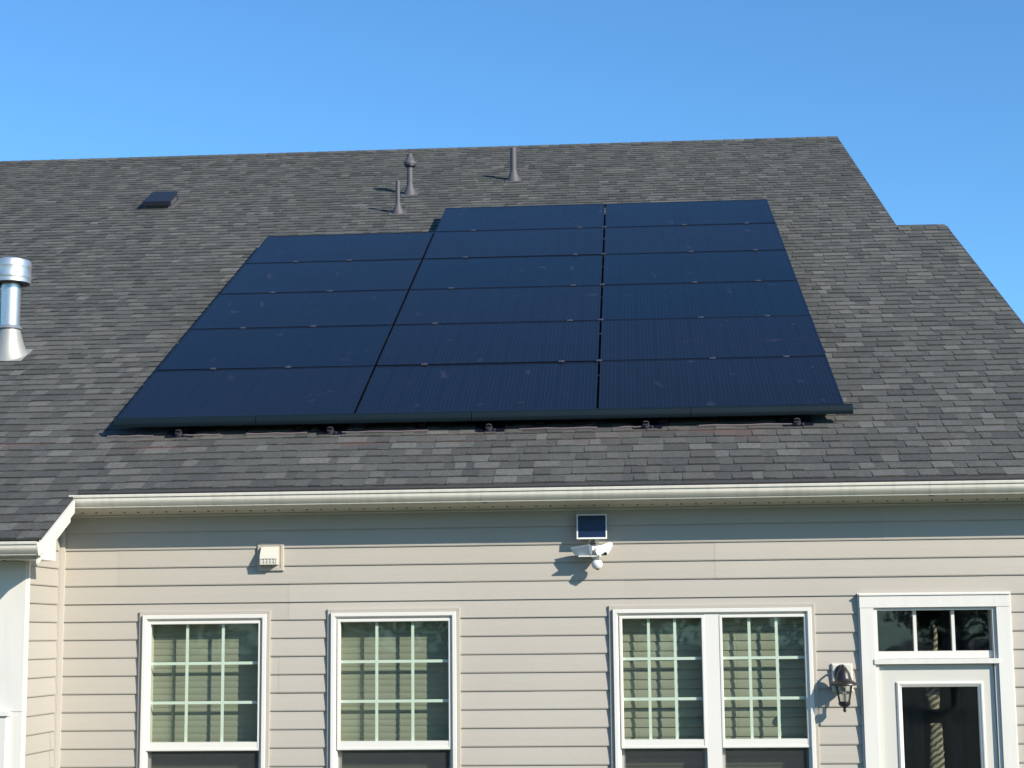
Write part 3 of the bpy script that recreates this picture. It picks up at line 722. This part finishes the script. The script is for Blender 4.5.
pipe_vent(-2.175,9.522,.036,.50,'taller grey vent pipe with a conical cap',True)
pipe_vent(-.925,10.20,.040,.42,'open grey vent pipe standing alone near the ridge, right of the capped one')
# low box vent
p=on_roof(-5.25,9.10,.012); t=empty('roof_vent',p,(TH,0,0)); tag(t,'low dark box vent on the upper left of the roof','roof vent')
m_=MB(); m_.box(-.20,.20,-.05,.46,0,.004); m_.build('flashing',M['flash'],t,local=True)
m_=MB()
m_.hexa([(-.17,-.06,.045),(.17,-.06,.045),(.15,.42,.004),(-.15,.42,.004),(-.17,-.06,.100),(.17,-.06,.100),(.15,.40,.125),(-.15,.40,.125)])
m_.build('hood',M['ventdark'],t,local=True)
m_=MB(); m_.box(-.14,.14,-.02,.36,.004,.05); m_.box(.1545,.166,.02,.30,.03,.075,0); m_.build('louvre',M['vent'],t,local=True)
# metal flue
fx,fs=-5.035,3.01
p=on_roof(fx,fs,.012); t=empty('flue_pipe',p); tag(t,'shiny metal flue pipe with round cap on a cone flashing','flue')
m_=MB()
m_.hexa([(p[0]+a*.165, p[1]+b*.17*CT, p[2]+b*.17*ST+c) for a,b,c in ((-1,-1,.0),(1,-1,.0),(1,1,.0),(-1,1,.0),(-1,-1,.006),(1,-1,.006),(1,1,.006),(-1,1,.006))]); m_.build('flashing',M['galvdull'],t)
m_=MB(); n=28
R_=lambda r,dz,tt:[(p[0]+r*math.cos(2*math.pi*k/n),p[1]+r*math.sin(2*math.pi*k/n),p[2]+r*math.sin(2*math.pi*k/n)*T*tt+dz) for k in range(n)]
rings=[R_(.158,.006,1),R_(.150,.02,1),R_(.125,.10,.7),R_(.10,.20,.25),R_(.092,.25,0)]
for A,B in zip(rings,rings[1:]):
    for k in range(n): m_.face([A[k],A[(k+1)%n],B[(k+1)%n],B[k]])
m_.build('cone',M['galvdull'],t,smooth=True)
m_=MB(); m_.lathe([(.086,.22),(.086,.70)],28,p[0],p[1],p[2]); m_.build('pipe',M['galv'],t,smooth=True)
m_=MB(); m_.lathe([(.086,.262),(.108,.236),(.112,.240),(.090,.270)],28,p[0],p[1],p[2]); m_.build('storm_collar',M['galv'],t,smooth=True)
m_=MB(); m_.lathe([(.10,.652),(.155,.650),(.155,.665),(.10,.67)],28,p[0],p[1],p[2]); m_.build('cap_base',M['ventdark'],t)
m_=MB(); m_.lathe([(.172,.655),(.174,.66),(.172,.668),(.172,.70),(.174,.705),(.172,.71),(.172,.80),(.174,.806),(.172,.812),(.172,.845),(.165,.862),(.09,.885),(0,.892)],32,p[0],p[1],p[2]); m_.lathe([(.172,.655),(.160,.655),(.160,.845)],32,p[0],p[1],p[2]); m_.build('cap',M['galv'],t,smooth=True)

# ------------------------------------------------------------------ things on the wall
# dryer exhaust hood
t=empty('exhaust_hood',(-2.067,-.02,-.16)); tag(t,'cream louvred exhaust hood mounted high on the wall above the left window','exhaust vent')
m_=MB(); m_.ring(-2.163,-1.971,-.162,.040,[(0,-.006),(0,-.026),(.006,-.030),(.022,-.030),(.026,-.024)]); m_.box(-2.14,-1.995,-.024,-.008,-.14,.018); m_.build('mounting_plate',M['siding'],t)
m_=MB()
a,b=-2.130,-2.008
pr=[(-.024,.014),(-.045,.010),(-.090,-.050),(-.098,-.072),(-.098,-.078),(-.024,-.078)]
m_.extrude_x(pr,a,b)
m_.box(a,a+.006,-.094,-.024,-.112,-.078); m_.box(b-.006,b,-.094,-.024,-.112,-.078); m_.box(a,b,-.094,-.024,-.118,-.112)
m_.build('hood',M['cream'],t)
m_=MB(); 
for k in range(5): m_.box(a+.007+k*.0235,a+.016+k*.0235,-.096,-.090,-.111,-.079)
m_.box(a+.007,b-.007,-.095,-.091,-.097,-.092); m_.build('grate',M['cream'],t)
m_=MB(); m_.box(a+.007,b-.007,-.089,-.024,-.111,-.079); m_.build('duct_opening',M['soffit'],t)
# small solar charger on the wall
t=empty('solar_charger',(.226,-.02,.04)); tag(t,'small square solar charger with white frame above the security light','solar charger')
m_=MB(); yb,yt=-.098,-.066
def tp(x,z,d=0): 
    q=(z-.045)/.175; return (x,yb+(yt-yb)*q-d,z)
def tbox(m_,x0,x1,z0,z1,d0,d1):
    m_.hexa([tp(x0,z0,d1),tp(x1,z0,d1),tp(x1,z0,d0),tp(x0,z0,d0),tp(x0,z1,d1),tp(x1,z1,d1),tp(x1,z1,d0),tp(x0,z1,d0)])
for a_,b_,c_,d_ in ((.119,.331,.045,.056),(.119,.331,.211,.220),(.119,.128,.056,.211),(.322,.331,.056,.211)): tbox(m_,a_,b_,c_,d_,0,.016)
m_.build('frame',M['plastic'],t)
t.location.z -= .016
m_=MB(); tbox(m_,.128,.322,.056,.211,.003,.012); m_.build('cell',simple('charger_cell',(.006,.013,.040),.3,noise=.15),t)
m_=MB(); m_.box(.245,.275,-.085,-.012,.020,.046); m_.box(.250,.270,-.060,-.012,-.005,.100); m_.build('bracket',M['cream'],t)
m_=MB(); m_.tube([(.225,-.075,.060),(.205,-.050,.030),(.190,-.035,-.005),(.200,-.045,-.035),(.222,-.060,-.045)],.003,6); m_.build('cord',M['plastic'],t)
# twin head security light with camera
t=empty('security_light',(.24,-.02,-.07)); tag(t,'white twin head security light with round camera under the solar charger','security light')
m_=MB(); m_.lathe([(0,-.002),(.050,-.002),(.052,.004),(.052,.03),(.046,.036),(0,.036)],24)
m_.v=[(x+.245,-z-.008,y-.055) for x,y,z in m_.v]; m_.box(.215,.275,-.085,-.04,-.095,-.02); m_.build('base',M['plastic'],t,smooth=True)
def head(pts,name,tilt=0):     # pts: outline (x,z) ; front slopes outwards
    m_=MB(); fy=lambda x,z: -.195+.55*abs(x-.24)-.25*(z+.05)
    F=[(x,fy(x,z),z) for x,z in pts]; B=[(x*.7+.25*.3,-.075,z*.7-.05*.3) for x,z in pts]
    n=len(pts)
    m_.face(F); m_.face(B[::-1])
    for k in range(n): m_.face([F[k],B[k],B[(k+1)%n],F[(k+1)%n]])
    return m_.build(name,M['plastic'],t)
def led(pts):
    m_=MB(); m_.face([(x,-.1625-.05*(z+.05),z) for x,z in pts]); return m_
head([(.072,-.028),(.088,-.062),(.110,-.086),(.222,-.088),(.226,-.030),(.212,-.010)],'lamp_head')
head([(.262,-.026),(.352,.004),(.372,-.004),(.366,-.030),(.338,-.076),(.318,-.090),(.262,-.088),(.250,-.060)],'lamp_head')
fy=lambda x,z,d=0: -.195+.55*abs(x-.24)-.25*(z+.05)-d
m_=MB(); q_=[(.088,-.036),(.207,-.018),(.215,-.080),(.115,-.078)]
m_.hexa([(x,fy(x,z,.0),z) for x,z in q_]+[(x,fy(x,z,.004),z) for x,z in q_]); m_.build('light_panel',simple('led_diffuser',(.55,.56,.56),.3,noise=.03),t)
m_=MB(); m_.box(.130,.262,-.168,-.10,-.096,-.088); m_.build('bottom_lip',M['plastic'],t)
m_=MB(); m_.lathe([(0,-.012),(.010,-.012),(.013,-.004),(.013,.004),(0,.004)],14); m_.v=[(x+.318,-.168+z,y-.078) for x,y,z in m_.v]; m_.build('sensor',M['lens'],t)
m_=MB(); m_.lathe([(0,-.040),(.018,-.036),(.032,-.024),(.039,-.006),(.039,.008),(.030,.022),(.014,.030),(.012,.05)],20,.258,-.118,-.146); g_=m_.build('camera_globe',M['plastic'],t,smooth=True)
m_=MB(); m_.lathe([(0,-.008),(.014,-.006),(.018,0)],16); m_.v=[(x*.6+.262,-.132+y*.6,-.184+z*.6) for x,y,z in m_.v]; lo=m_.build('camera_lens',M['lens'],t)
# lantern
lx,ly=1.925,-.150
t=empty('wall_lantern',(lx,-.02,-1.0)); tag(t,'black metal wall lantern with glass body left of the door','wall lantern')
m_=MB(); m_.ring(1.860,2.002,-1.055,-.862,[(0,-.006),(0,-.030),(.006,-.036),(.016,-.038)]); m_.box(1.876,1.986,-.037,-.008,-1.039,-.878); m_.build('mounting_block',M['cream'],t)
m_=MB(); m_.lathe([(0,.0),(.044,.0),(.046,.006),(.040,.014),(.030,.018),(0,.020)],20); m_.v=[(x+lx,-z*.9-.038,y*1.35-.930) for x,y,z in m_.v]; m_.build('backplate',M['black'],t,smooth=True)
m_=MB(); m_.tube([(lx,-.05,-.955),(lx,-.075,-.975),(lx,-.105,-.962),(lx,-.128,-.925),(lx,-.142,-.893),(lx,-.150,-.880)],[.011,.010,.009,.009,.008,.007],8)
m_.tube([(lx-.008,-.055,-.905),(lx-.008,-.085,-.880),(lx-.004,-.12,-.880),(lx,-.148,-.892)],.007,8); m_.build('scroll_arm',M['black'],t,smooth=True)
m_=MB(); m_.lathe([(0,.150),(.007,.148),(.010,.140),(.006,.132),(.020,.124),(.034,.108),(.044,.088),(.052,.060),(.060,.040),(.086,.022),(.096,.020),(.098,.012),(.092,.008),(.060,.004),(0,.004)],24,lx,ly,-1.015); m_.build('cap',M['black'],t,smooth=True)
m_=MB()
for k in range(6):
    a=2*math.pi*(k+.5)/6; m_.tube([(lx+.058*math.cos(a),ly+.058*math.sin(a),-1.012),(lx+.036*math.cos(a),ly+.036*math.sin(a),-1.125)],.0045,6)
m_.lathe([(.034,.0),(.042,-.004),(.040,-.016),(.026,-.030),(.012,-.036),(.009,-.046),(.013,-.054),(.008,-.064),(0,-.070)],20,lx,ly,-1.120); m_.lathe([(0,.004),(.034,.004),(.034,0)],20,lx,ly,-1.120)
m_.build('cage',M['black'],t,smooth=True)
m_=MB(); m_.lathe([(.053,.0),(.031,-.110)],18,lx,ly,-1.013); m_.build('glass',M['lglass'],t,smooth=True)
m_=MB(); m_.tube([(lx,ly,-1.118),(lx,ly,-1.075)],.009,8); m_.lathe([(.006,0),(.014,.014),(.012,.030),(.004,.046),(0,.048)],12,lx,ly,-1.076); m_.build('bulb',simple('bulb_glass',(.75,.72,.62),.2),t,smooth=True)

t.location.x += -.0; t.location.z += .015
# ------------------------------------------------------------------ trees behind the camera (seen in the window glass)
def make_tree(x,y,h,seed,label):
    rnd=random.Random(seed); t=empty('tree',(x,y,-Z0)); tag(t,label,'tree','trees across the yard')
    tr=MB(); lf=MB(); top=h*.8
    tr.tube([(x,y,-Z0-.1),(x+.1,y,-Z0+h*.3),(x-.1,y+.1,-Z0+top)],[h*.022,h*.017,h*.005],8)
    for k in range(34):
        z=h*rnd.uniform(.06,.8); a=rnd.uniform(0,6.28); ln=h*.32*(1.1-z/h)+.6
        p0=Vector((x,y,-Z0+z)); d=Vector((math.cos(a),math.sin(a),rnd.uniform(.4,.9))); p1=p0+d*ln*.6; p2=p1+(d+Vector((rnd.uniform(-.4,.4),rnd.uniform(-.4,.4),.2)))*ln*.5
        tr.tube([p0,p1,p2],[.07,.04,.015],5)
        for c in range(220):
            q=p0.lerp(p2,rnd.uniform(.3,1.05))+Vector([rnd.gauss(0,.45) for _ in range(3)])
            u=Vector([rnd.uniform(-1,1) for _ in range(3)]).normalized()*rnd.uniform(.06,.13); v=u.orthogonal().normalized()*rnd.uniform(.06,.11)
            lf.face([q-u-v,q+u-v,q+u+v,q-u+v])
    tr.build('trunk',M['bark'],t); lf.build('crown',M['leaf'],t)
for k,(x,y,h) in enumerate(((-19,-42,11),(-13,-38,9),(-7,-44,12),(-1,-47,10),(5,-50,12),(12,-52,11),(-26,-40,12))):
    make_tree(x,y,h,k+1,'%s broadleaf tree across the yard'%['tall leaning','short round','broad','thin crowned','tallest','sparse','outermost'][k])

# ------------------------------------------------------------------ light, sky, camera
S = Vector((1.12,-.88,.73)).normalized()
sun = bpy.data.lights.new('sun','SUN'); sun.energy = 5.0; sun.angle = R(.53); sun.color = (1,.93,.82)
so = bpy.data.objects.new('sun', sun); col.objects.link(so); so.rotation_euler = S.to_track_quat('Z','Y').to_euler()
w = bpy.data.worlds.new('World'); scene.world = w; w.use_nodes = True; nt = w.node_tree
bg = nt.nodes['Background']; sky = nt.nodes.new('ShaderNodeTexSky'); sky.sky_type = 'NISHITA'; sky.sun_disc = False
sky.sun_elevation = math.asin(S.z); sky.sun_rotation = math.atan2(S.x,S.y)
sky.altitude = 0; sky.air_density = 1.0; sky.dust_density = .3; sky.ozone_density = 3.0
tint = nt.nodes.new('ShaderNodeMix'); tint.data_type='RGBA'; tint.blend_type='MULTIPLY'; tint.inputs['Factor'].default_value=1; tint.inputs['B'].default_value=(.76,1.27,1.60,1)
nt.links.new(sky.outputs[0], tint.inputs['A']); nt.links.new(tint.outputs['Result'], bg.inputs['Color']); bg.inputs['Strength'].default_value = .092

cam = bpy.data.cameras.new('camera'); co = bpy.data.objects.new('camera', cam); col.objects.link(co); scene.camera = co
yaw,pit,rol = 0.07007220877804532, 0.1448688268568244, -0.010204051982698697
f = Vector((-math.sin(yaw)*math.cos(pit), math.cos(yaw)*math.cos(pit), math.sin(pit)))
r = Vector((math.cos(yaw), math.sin(yaw), 0)); u = r.cross(f)
r2 = r*math.cos(rol)+u*math.sin(rol); u2 = -r*math.sin(rol)+u*math.cos(rol)
co.matrix_world = Matrix(((r2.x,u2.x,-f.x,.52585),(r2.y,u2.y,-f.y,-12.21823),(r2.z,u2.z,-f.z,-.63534+Z0),(0,0,0,1)))
cam.sensor_width = 36; cam.lens = 1725.99*36/1024; cam.clip_end = 2000; cam.clip_start = .1
scene.view_settings.view_transform = 'Standard'; scene.view_settings.look = 'None'; scene.view_settings.exposure = .45; scene.view_settings.gamma = 1
scene.render.engine = 'CYCLES'; scene.cycles.max_bounces = 8; scene.cycles.transparent_max_bounces = 16
for o in bpy.data.objects:
    if '_o' in o: del o['_o']
